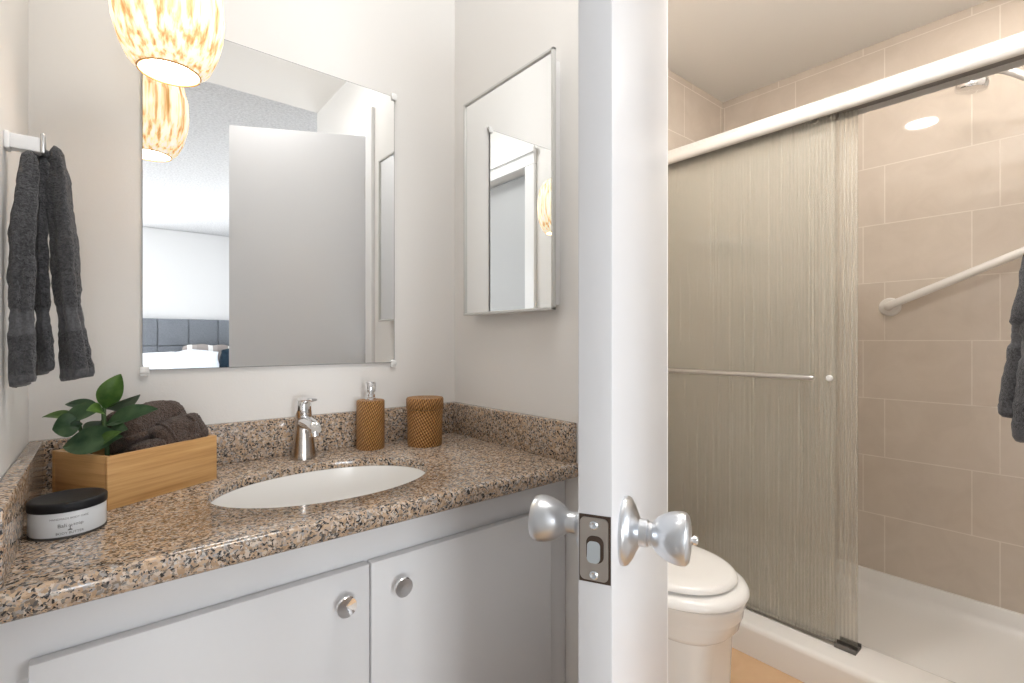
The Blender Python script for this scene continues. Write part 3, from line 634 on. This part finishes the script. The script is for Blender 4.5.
# ------------------------------------------------------------------ pendant lamp
PX, PY, PZ = 0.0835, 0.990, 1.5355
pd = thing('pendant_lamp', 'small glowing barrel pendant of woven natural fibre above the vanity', 'lamp', (PX, PY, PZ))
prof = [(0.043, 0.0), (0.0575, 0.015), (0.0685, 0.040), (0.0765, 0.070), (0.0793, 0.103), (0.0773, 0.139), (0.0685, 0.177), (0.056, 0.205), (0.040, 0.217)]
sh = lathe(prof, (PX, PY, PZ), n=72, caps=False); bmesh.ops.subdivide_edges(sh, edges=sh.edges[:], cuts=1, use_grid_fill=True)
rough_up(sh, 0.0016, 130, 3); bmesh.ops.solidify(sh, geom=sh.faces[:], thickness=0.0015)
obj('lamp_shade', sh, M['shade'], pd, 60)
obj('bulb', lathe([(0.0, 0.006), (0.020, 0.008), (0.034, 0.028), (0.036, 0.045), (0.028, 0.075), (0.015, 0.100), (0.0, 0.102)], (PX, PY, PZ), n=32), M['bulb'], pd)
rg = new()
for k in range(36):
    a0, a1 = 2 * PI * k / 36, 2 * PI * (k + 1) / 36
tube([(PX + 0.0435 * math.cos(2 * PI * k / 40), PY + 0.0435 * math.sin(2 * PI * k / 40), PZ + 0.001) for k in range(41)], 0.0016, 8, rg, False)
obj('rim_ring', rg, M['bamboo'], pd)
obj('rim_ring', tube([(PX + 0.040 * math.cos(2 * PI * k / 40), PY + 0.040 * math.sin(2 * PI * k / 40), PZ + 0.215) for k in range(41)], 0.0016, 8, None, False), M['bamboo'], pd)
obj('socket', lathe([(0.0, 0.100), (0.016, 0.100), (0.018, 0.150), (0.039, 0.212), (0.039, 0.216), (0.008, 0.222), (0.0, 0.222)], (PX, PY, PZ), n=28), M['cord'], pd)
obj('cord', tube([(PX, PY, PZ + 0.22), (PX, PY, ZC - 0.02)], 0.003, 10), M['cord'], pd)
obj('ceiling_rose', lathe([(0.0, -0.028), (0.012, -0.028), (0.045, -0.012), (0.050, 0.0), (0.0, 0.0)], (PX, PY, ZC), n=32), M['cord'], pd)


# ------------------------------------------------------------------ charcoal towel on a peg, left wall
TY = 0.955
pg = thing('towel_peg', 'white square towel peg with a steel end cap on the left wall', 'towel hook', (XL, TY, 1.36))
ZP = 1.366
obj('backplate', B(XL, XL + 0.006, TY - 0.012, TY + 0.012, ZP - 0.012, ZP + 0.012, 0.002), M['trimw'], pg, 40)
obj('peg', B(XL + 0.005, -0.0680, TY - 0.010, TY + 0.010, ZP - 0.010, ZP + 0.010, 0.0015), M['trimw'], pg, 40)
obj('end_cap', B(-0.0680, -0.0635, TY - 0.012, TY + 0.012, ZP - 0.011, ZP + 0.017, 0.0018), M['satin'], pg, 40)
def hang(centers, z0, z1, widths, thick, folds, rz=0.0, seed=0.0, band=(0.70, 0.80), n=44, rows=60, flat=None):
    """one hanging lobe of folded cloth; centers/widths are (t, value) lists from top to bottom"""
    def ip(tab, t):
        for (a, va_), (b_, vb_) in zip(tab, tab[1:]):
            if t <= b_:
                q = (t - a) / (b_ - a); q = q * q * (3 - 2 * q)
                return va_ + (vb_ - va_) * q if not isinstance(va_, Vector) else va_.lerp(vb_, q)
        return tab[-1][1]
    rings = []
    for i in range(rows + 1):
        t = i / rows; z = z0 + (z1 - z0) * t; c = ip(centers, t); wd = ip(widths, t); tk = ip(thick, t)
        e = 1.0
        if t < 0.05: e = math.sqrt(max(0.02, 1 - (1 - t / 0.05) ** 2)) 
        if t > 0.985: e = 0.90
        bs_ = 0.90 if band[0] < t < band[1] else 1.0
        ring = []
        for k in range(n):
            a = 2 * PI * k / n; r = 1 + 0.20 * math.sin(folds * a + seed + 1.2 * t) * min(1, t * 4 + 0.3) + 0.07 * math.sin(7 * a + seed * 2 - 3 * t)
            x = wd / 2 * math.cos(a) * r * e * bs_; y = tk / 2 * math.sin(a) * r * e * bs_
            ring.append(Vector((c.x + x * math.cos(rz) - y * math.sin(rz), c.y + x * math.sin(rz) + y * math.cos(rz), z + 0.004 * math.cos(a) * t)))
        rings.append(ring)
    b = new(); loft(b, rings); rough_up(b, 0.0022, 55, seed); rough_up(b, 0.0011, 330, seed); return b
def band_mats(o, lo, hi, hem):
    me = o.data; me.materials.append(M['towelband']); zs = [v.co.z for v in me.vertices]; zt, zb = max(zs), min(zs)
    for p in me.polygons:
        t = (zt - p.center.z) / (zt - zb)
        if lo < t < hi or t > hem: p.material_index = 1
V2 = lambda x, y: Vector((x, y, 0))
RZ = math.atan2(-0.636, 0.772)      # lobes lie broadside to the room
tw = thing('hand_towel', 'charcoal grey hand towel draped over the white peg on the left wall', 'towel', (-0.06, TY, 1.05))
def lobe(c, z0, z1, wd, tk, f, rz, sd, bnd):
    o = obj('towel_fold', hang(c, z0, z1, wd, tk, f, rz, sd, bnd), M['towel'], tw, 180); band_mats(o, bnd[0], bnd[1], 0.945); return o
lobe([(0, V2(-0.0790, 0.940)), (0.4, V2(-0.0850, 0.927)), (1, V2(-0.0840, 0.928))], 1.353, 1.036, [(0, 0.020), (0.15, 0.024), (0.5, 0.027), (0.72, 0.023), (1, 0.030)], [(0, 0.014), (0.3, 0.020), (1, 0.020)], 3, RZ, 0.4, (0.68, 0.78))
lobe([(0, V2(-0.0700, 0.972)), (0.4, V2(-0.0700, 0.968)), (1, V2(-0.0650, 0.968))], 1.360, 1.049, [(0, 0.022), (0.3, 0.022), (0.72, 0.019), (1, 0.026)], [(0, 0.012), (0.3, 0.016), (1, 0.016)], 2, RZ, 1.9, (0.70, 0.80))
lobe([(0, V2(-0.0540, 0.966)), (0.10, V2(-0.0495, 0.962)), (0.5, V2(-0.0425, 0.955)), (1, V2(-0.0300, 0.955))], 1.374, 1.040, [(0, 0.016), (0.2, 0.026), (0.5, 0.033), (0.74, 0.031), (1, 0.040)], [(0, 0.014), (0.3, 0.026), (1, 0.026)], 3, RZ, 3.3, (0.68, 0.79))
dp = tube(bez((-0.0800, 0.955, 1.345), (-0.080, 0.978, 1.366), (-0.066, 0.976, 1.368), (-0.052, 0.966, 1.350)), [0.007] * 13, 16)
rough_up(dp, 0.0012, 300)
obj('draped_top', dp, M['towel'], tw, 180)

# ------------------------------------------------------------------ toilet
TX = 1.300
to = thing('toilet', 'white two piece toilet with lid closed beside the shower curb', 'toilet', (TX, 0.95, 0))
bw = new(); rings = []
# (z, half width, half length, centre y, squareness)
for z, a, b_, cy, e in ((0.0, 0.132, 0.268, 0.952, 5.0), (0.018, 0.132, 0.268, 0.952, 5.0), (0.028, 0.126, 0.262, 0.952, 4.6), (0.270, 0.130, 0.268, 0.945, 4.0), (0.288, 0.135, 0.272, 0.942, 3.2),
                         (0.298, 0.148, 0.281, 0.934, 2.8), (0.304, 0.152, 0.284, 0.931, 2.6), (0.330, 0.155, 0.287, 0.928, 2.5), (0.338, 0.162, 0.290, 0.925, 2.3), (0.344, 0.166, 0.291, 0.923, 2.2),
                         (0.366, 0.168, 0.292, 0.921, 2.15), (0.374, 0.172, 0.294, 0.919, 2.15), (0.384, 0.172, 0.294, 0.919, 2.15), (0.388, 0.166, 0.288, 0.919, 2.15)):
    rings.append(oval(TX, cy, z, a, b_, 64, e))
loft(bw, rings); obj('bowl', bw, M['porc'], to, 35)
def pad(z0, h, a, b_, cy, r):
    b = new(); pr = [(0.0 + r, z0), (0.0, z0 + r * 0.6), (0.0, z0 + h - r * 1.4), (r * 0.5, z0 + h - r * 0.5), (r * 1.6, z0 + h - 0.0008), (0.06, z0 + h + 0.002)]
    loft(b, [oval(TX, cy, z, a - i, b_ - i, 64, 2.15) for i, z in pr]); return b
obj('seat', pad(0.3885, 0.031, 0.182, 0.235, 0.855, 0.012), M['seat'], to, 50)
obj('lid', pad(0.4225, 0.022, 0.160, 0.210, 0.860, 0.009), M['seat'], to, 50)
obj('seat_hinge', B(TX - 0.09, TX + 0.09, 1.062, 1.092, 0.389, 0.436, 0.006, 3), M['seat'], to, 50)
tk = new(); loft(tk, [oval(TX, 1.195, z, a, b_, 48, 7) for z, a, b_ in ((0.3885, 0.19, 0.086), (0.40, 0.205, 0.092), (0.70, 0.225, 0.096), (0.71, 0.225, 0.096))])
obj('tank', tk, M['porc'], to, 35)
tl = new(); loft(tl, [oval(TX, 1.195, z, a, b_, 48, 7) for z, a, b_ in ((0.711, 0.228, 0.097), (0.715, 0.236, 0.101), (0.735, 0.236, 0.101), (0.742, 0.228, 0.094))])
obj('tank_lid', tl, M['porc'], to, 35)
obj('flush_lever', tube([(TX - 0.16, 1.10, 0.65), (TX - 0.16, 1.085, 0.65), (TX - 0.10, 1.083, 0.642)], 0.006, 10), M['chrome'], to)

# ------------------------------------------------------------------ shower: base, rails, doors
ss = thing('shower_tray', 'white acrylic shower pan with a raised curb', 'shower pan', (2.1, 0.66, 0))
cp = [(1.730, 0.0), (1.730, 0.088), (1.733, 0.098), (1.741, 0.104), (1.752, 0.106), (1.895, 0.106), (1.905, 0.103), (1.912, 0.094), (1.930, 0.055), (1.935, 0.0)]
cb3 = new(); loft(cb3, [[Vector((x, y, z)) for x, z in cp] for y in (YF + 0.002, YE - 0.002)]); obj('curb', cb3, M['acryl'], ss, 50)
pn = new(); pp_ = [(1.92, 0.04), (2.40, 0.050), (2.455, 0.056), (2.474, 0.066), (2.482, 0.085), (2.484, 0.124), (2.488, 0.130), (XF - 0.001, 0.131), (XF - 0.001, 0.0), (1.92, 0.0)]
loft(pn, [[Vector((x, y, z)) for x, z in pp_] for y in (YF + 0.002, YE - 0.002)]); obj('pan', pn, M['acryl'], ss, 50)
ef = new(); box(ef, 1.92, XF - 0.002, YE - 0.016, YE - 0.001, 0.03, 0.131, 0.003); obj('end_flange', ef, M['acryl'], ss, 40)
rl = thing('shower_door_rail', 'white rounded header rail of the sliding shower door', 'shower rail', (1.84, 0.66, 1.82))
hp = [(1.800, 1.824), (1.7935, 1.830), (1.7915, 1.842), (1.7935, 1.856), (1.799, 1.864), (1.806, 1.868), (1.8065, 1.876), (1.812, 1.884), (1.824, 1.888), (1.880, 1.888), (1.887, 1.880), (1.887, 1.826), (1.881, 1.824), (1.881, 1.872), (1.806, 1.860), (1.806, 1.824)]
hb_ = new(); loft(hb_, [[Vector((x, y, z)) for x, z in hp] for y in (YF + 0.001, YE - 0.001)]); obj('header', hb_, M['railm'], rl, 50)
obj('channel', B(1.8065, 1.8805, YF + 0.001, YE - 0.001, 1.842, 1.850), M['railin'], rl, 0)
bt = thing('shower_door_track', 'low metal bottom track on the shower curb with a dark guide block', 'door track', (1.845, 0.66, 0.106))
tr_ = new(); box(tr_, 1.822, 1.872, 0.545, YE - 0.002, 0.106, 0.1085, 0.0006); box(tr_, 1.8435, 1.8465, 0.575, YE - 0.002, 0.1085, 0.116, 0.0006)
obj('track_strip', tr_, M['satin'], bt, 0)
gb = new(); box(gb, 1.818, 1.876, 0.512, 0.572, 0.106, 0.110, 0.001); box(gb, 1.818, 1.822, 0.512, 0.572, 0.110, 0.122, 0.001); box(gb, 1.8435, 1.8465, 0.512, 0.572, 0.110, 0.122, 0.001); box(gb, 1.872, 1.876, 0.512, 0.572, 0.110, 0.122, 0.001)
obj('guide_block', gb, mat('dark_guide', (0.20, 0.19, 0.18), 0.3, 0.8), bt, 0)
def sdoor(x, y0, label):
    y1 = YE - 0.006
    t = thing('shower_door', label, 'shower door', (x, (y0 + y1) / 2, 0.11), 0, 'sliding ribbed glass shower doors')
    obj('glass_panel', B(x - 0.0028, x + 0.0028, y0, y1, 0.112, 1.838, 0.0008, 1), M['reeded'], t, 0)
    for yy in (y0 + 0.06, y1 - 0.08):
        obj('roller', lathe([(0.0, -0.006), (0.010, -0.006), (0.010, 0.006), (0.0, 0.006)], (x, yy, 1.8300), (1, 0, 0), 20), M['satin'], t)
    return t
o1 = sdoor(1.834, 0.573, 'outer ribbed glass shower door carrying the towel bar')
o2 = sdoor(1.860, 0.518, 'inner ribbed glass shower door, reaching a hand further right behind the outer one')
bar = tube([(1.830, 0.655, 0.972), (1.800, 0.655, 0.972)], 0.0065, 12); tube([(1.830, 1.21, 0.972), (1.800, 1.21, 0.972)], 0.0065, 12, bar)
tube([(1.797, 0.620, 0.972), (1.797, 0.624, 0.972), (1.797, 0.632, 0.972), (1.797, 0.640, 0.972), (1.797, 1.235, 0.972)], [0.003, 0.0065, 0.008, 0.0082, 0.0082], 16, bar)
obj('towel_bar', bar, M['satin'], o1, 50)
obj('bolt_button', lathe([(0.0, 0), (0.010, 0), (0.010, 0.006), (0.007, 0.009), (0.0, 0.0095)], (1.8312, 0.588, 0.972), (-1, 0, 0), 24), M['trimw'], o1)

# ------------------------------------------------------------------ grab bar, shower head, corner shelf
ga = thing('grab_bar', 'white slanted safety grab bar on the beige tiled shower wall', 'grab bar', (XF, 0.3, 1.35))
gd = Vector((0, -0.38, 0.166)).normalized(); g0 = Vector((XF, 0.583, 1.233)); g1 = g0 + gd * 0.56
for g in (g0, g1):
    obj('flange', lathe([(0.0, 0), (0.038, 0), (0.038, 0.005), (0.032, 0.011), (0.018, 0.013), (0.0, 0.013)], g, (-1, 0, 0), 32), M['grab'], ga)
off = Vector((-0.048, 0, 0))
pth = [g0 + Vector((-0.008, 0, 0))] + bez(g0 + Vector((-0.015, 0, 0)), g0 + off, g0 + off, g0 + off + gd * 0.055, 8) + bez(g1 + off - gd * 0.055, g1 + off, g1 + off, g1 + Vector((-0.015, 0, 0)), 8) + [g1 + Vector((-0.008, 0, 0))]
obj('bar', tube(pth, 0.0155, 20), M['grab'], ga, 60)
sw = thing('overhead_shower', 'chrome shower head on a curved arm just under the rail', 'shower head', (2.2, YF, 1.96))
obj('wall_flange', lathe([(0.0, 0), (0.030, 0), (0.028, 0.006), (0.012, 0.012), (0.0, 0.012)], (2.2, YF, 1.80), (0, 1, 0), 28), M['chrome'], sw)
obj('arm', tube(bez((2.2, YF + 0.004, 1.80), (2.2, 0.14, 1.835), (2.2, 0.195, 1.990), (2.2, 0.288, 1.966), 16), 0.0115, 16), M['railm'], sw, 60)
obj('head', lathe([(0.0, -0.008), (0.014, -0.008), (0.015, 0.008), (0.026, 0.014), (0.040, 0.022), (0.043, 0.027), (0.043, 0.044), (0.040, 0.050), (0.032, 0.052), (0.0, 0.050)], (2.2, 0.290, 1.968), (0, 0.12, -1), 32), M['chrome'], sw, 40)
cs = new(); ring = [(XF - 0.001, YE - 0.001)] + [(XF - 0.001 - 0.17 * math.cos(PI / 2 * k / 12), YE - 0.001 - 0.17 * math.sin(PI / 2 * k / 12)) for k in range(13)]
loft(cs, [[Vector((x, y, z)) for x, y in ring] for z in (1.575, 1.600)])
tag(obj('corner_shelf', cs, M['porc'], None, 40), 'small white quarter round corner shelf faint behind the ribbed glass', 'shelf')

# ------------------------------------------------------------------ towel at the right edge, hung from a ring on the near wall
rn = thing('towel_ring', 'chrome towel ring on the near wall just outside the right edge', 'towel ring', (1.30, YF, 1.46))
obj('mount', lathe([(0.0, 0), (0.026, 0), (0.026, 0.006), (0.011, 0.012), (0.011, 0.042), (0.0, 0.044)], (1.30, YF, 1.475), (0, 1, 0), 28), M['chrome'], rn)
obj('ring', tube([(1.30 + 0.075 * math.sin(2 * PI * k / 40), YF + 0.040, 1.400 + 0.075 * math.cos(2 * PI * k / 40)) for k in range(41)], 0.005, 10, caps=False), M['chrome'], rn, 60)
rt = thing('hand_towel', 'charcoal grey hand towel hanging at the right edge before the tiled wall', 'towel', (1.30, 0.09, 1.1))
def lobe2(c, z0, z1, wd, tk, f, rz, sd, bnd):
    o = obj('towel_fold', hang(c, z0, z1, wd, tk, f, rz, sd, bnd), M['towel'], rt, 180); band_mats(o, bnd[0], bnd[1], 0.95); return o
lobe2([(0, V2(1.306, 0.0680)), (0.3, V2(1.306, 0.080)), (0.62, V2(1.306, 0.086)), (1, V2(1.306, 0.090))], 1.345, 0.955, [(0, 0.05), (0.5, 0.075), (0.66, 0.060), (1, 0.080)], [(0, 0.016), (0.3, 0.050), (0.62, 0.066), (1, 0.085)], 3, 0.0, 0.7, (0.56, 0.66))
lobe2([(0, V2(1.292, 0.066)), (0.3, V2(1.290, 0.066)), (0.62, V2(1.285, 0.072)), (1, V2(1.278, 0.075))], 1.345, 0.915, [(0, 0.05), (0.5, 0.070), (0.66, 0.058), (1, 0.080)], [(0, 0.016), (0.3, 0.050), (0.62, 0.060), (1, 0.070)], 3, 0.0, 2.2, (0.56, 0.66))

# ------------------------------------------------------------------ ceiling lights: the toilet downlight, then unseen fittings added for fill
def downlight(x, y, label, r=0.070, m='lens', g='recessed ceiling downlights'):
    t = thing('ceiling_downlight', label, 'ceiling light', (x, y, ZC), 0, g)
    obj('trim_ring', lathe([(r, 0.0), (r + 0.018, 0.0), (r + 0.018, -0.003), (r + 0.004, -0.007), (r, -0.004)], (x, y, ZC), n=40, caps=False), M['trimw'], t)
    obj('lens', lathe([(0.0, -0.0015), (r, -0.0015), (r, -0.0025), (0.0, -0.0025)], (x, y, ZC), n=40), M[m], t)
downlight(1.41, 0.69, 'round recessed downlight over the toilet, mirrored in the shower tile')
downlight(2.12, 0.12, 'added unseen downlight filling the near end of the shower')
t = thing('added_fill_lamp', 'added unseen flush fill lamp in the bedroom', 'ceiling light', (-1.25, -1.30, ZC))
obj('dish', lathe([(0.0, 0.0), (0.20, 0.0), (0.20, -0.02), (0.17, -0.045), (0.10, -0.058), (0.0, -0.062)], (-1.25, -1.30, ZC + 0.004), n=48), M['fill_lens'], t)
t = thing('added_fill_lamp', 'added unseen flush fill lamp over the standing place before the vanity', 'ceiling light', (0.40, 0.46, ZC))
obj('dish', lathe([(0.0, 0.0), (0.20, 0.0), (0.20, -0.015), (0.17, -0.032), (0.11, -0.042), (0.0, -0.045)], (0.40, 0.46, ZC), n=48), M['fill_lens'], t)
t = thing('added_fill_lamp', 'added unseen globe fill lamp over the near end of the toilet room', 'ceiling light', (1.17, 0.18, ZC))  # globe added out of view to brighten toilet and shower
obj('fitting', lathe([(0.0, 0.0), (0.06, 0.0), (0.06, -0.03), (0.045, -0.055), (0.0, -0.055)], (1.17, 0.18, ZC), n=40), M['trimw'], t)
obj('globe', lathe([(0.0, -0.24), (0.05, -0.228), (0.078, -0.20), (0.088, -0.16), (0.078, -0.105), (0.05, -0.065), (0.035, -0.05), (0.0, -0.05)], (1.17, 0.18, ZC), n=40), M['globe'], t)

# ------------------------------------------------------------------ bed with its headboard and pillows (seen in the mirror)
bd = thing('bed', 'bed with a tall grey panelled headboard reflected in the wall mirror', 'bed', (0.9, -3.3, 0))
HX0, HZ1, PW, PH = 0.164, 1.338, 0.290, 0.302
obj('headboard', B(HX0, HX0 + 6 * PW, -4.299, -4.255, 0.05, HZ1, 0.004), M['hb'], bd, 40)
for i in range(6):
    for j in range(4):
        obj('headboard_panel', B(HX0 + i * PW + 0.003, HX0 + (i + 1) * PW - 0.003, -4.258, -4.222, HZ1 - (j + 1) * PH + 0.003, HZ1 - j * PH - 0.003, 0.010, 3), M['hb'], bd, 50)
obj('mattress', B(HX0 + 0.04, HX0 + 6 * PW - 0.04, -4.215, -2.25, 0.30, 0.58, 0.05, 4), M['white_cloth'], bd, 50)
obj('bed_base', B(HX0 + 0.05, HX0 + 6 * PW - 0.05, -4.20, -2.27, 0.0, 0.29, 0.01), M['taupe'], bd, 40)
dv = new(); box(dv, HX0 + 0.0, HX0 + 6 * PW, -3.60, -2.22, 0.34, 0.64, 0.07, 5); bmesh.ops.subdivide_edges(dv, edges=dv.edges[:], cuts=3, use_grid_fill=True); rough_up(dv, 0.02, 6)
obj('duvet', dv, M['white_cloth'], bd, 180)
def pillow(x, y, zc, wd, ht, th, rx, rz, m, label, seed):
    b = new(); n = 28
    for side in (1, -1):
        g = [[b.verts.new(((i / n - 0.5) * wd * (1 - 0.10 * (2 * j / n - 1) ** 2 * 0.6), side * th / 2 * max(0.0, (1 - abs(2 * i / n - 1) ** 2.6) * (1 - abs(2 * j / n - 1) ** 2.6)) ** 0.55, (j / n - 0.5) * ht * (1 - 0.10 * (2 * i / n - 1) ** 2))) for j in range(n + 1)] for i in range(n + 1)]
        for i in range(n):
            for j in range(n): b.faces.new((g[i][j], g[i + 1][j], g[i + 1][j + 1], g[i][j + 1]))
    bmesh.ops.remove_doubles(b, verts=b.verts[:], dist=1e-5); bmesh.ops.recalc_face_normals(b, faces=b.faces[:]); rough_up(b, 0.022, 9, seed)
    b.transform(Matrix.Translation((x, y, zc)) @ Matrix.Rotation(rz, 4, 'Z') @ Matrix.Rotation(rx, 4, 'X'))
    return tag(obj('pillow', b, m, None, 180), label, 'pillow', 'pillows on the bed')
def striped():
    m = mat('striped_pillow_cloth', rough=0.95); t = NT(m); sp_ = t.n('ShaderNodeSeparateXYZ'); t.l(t.coord(), sp_.inputs[0])
    f = t.math('FRACT', t.math('MULTIPLY', sp_.outputs[0], 5.0))
    t.base(t.ramp(f, [(0.0, (0.34, 0.30, 0.28)), (0.55, (0.85, 0.84, 0.82)), (0.78, (0.40, 0.36, 0.34))], 'CONSTANT')); return m
pillow(0.48, -4.06, 0.778, 0.56, 0.40, 0.16, -0.35, 0.05, M['white_cloth'], 'plain white bed pillow furthest left against the grey headboard', 1)
pillow(0.76, -3.90, 0.790, 0.46, 0.44, 0.15, -0.40, -0.05, M['lightblue_cloth'], 'pale blue pillow in front, between the white and the navy pillow', 2)
pillow(0.90, -4.12, 0.816, 0.50, 0.48, 0.13, -0.16, 0.0, striped(), 'taupe and white striped pillow standing behind the pale blue one', 3)
pillow(1.23, -3.93, 0.798, 0.46, 0.46, 0.14, -0.35, 0.1, M['navy'], 'dark navy cushion standing right of the pale blue pillow', 4)
pillow(1.45, -4.13, 0.830, 0.56, 0.50, 0.13, -0.14, 0.0, M['white_cloth'], 'white pillow standing behind the dark navy cushion', 5)
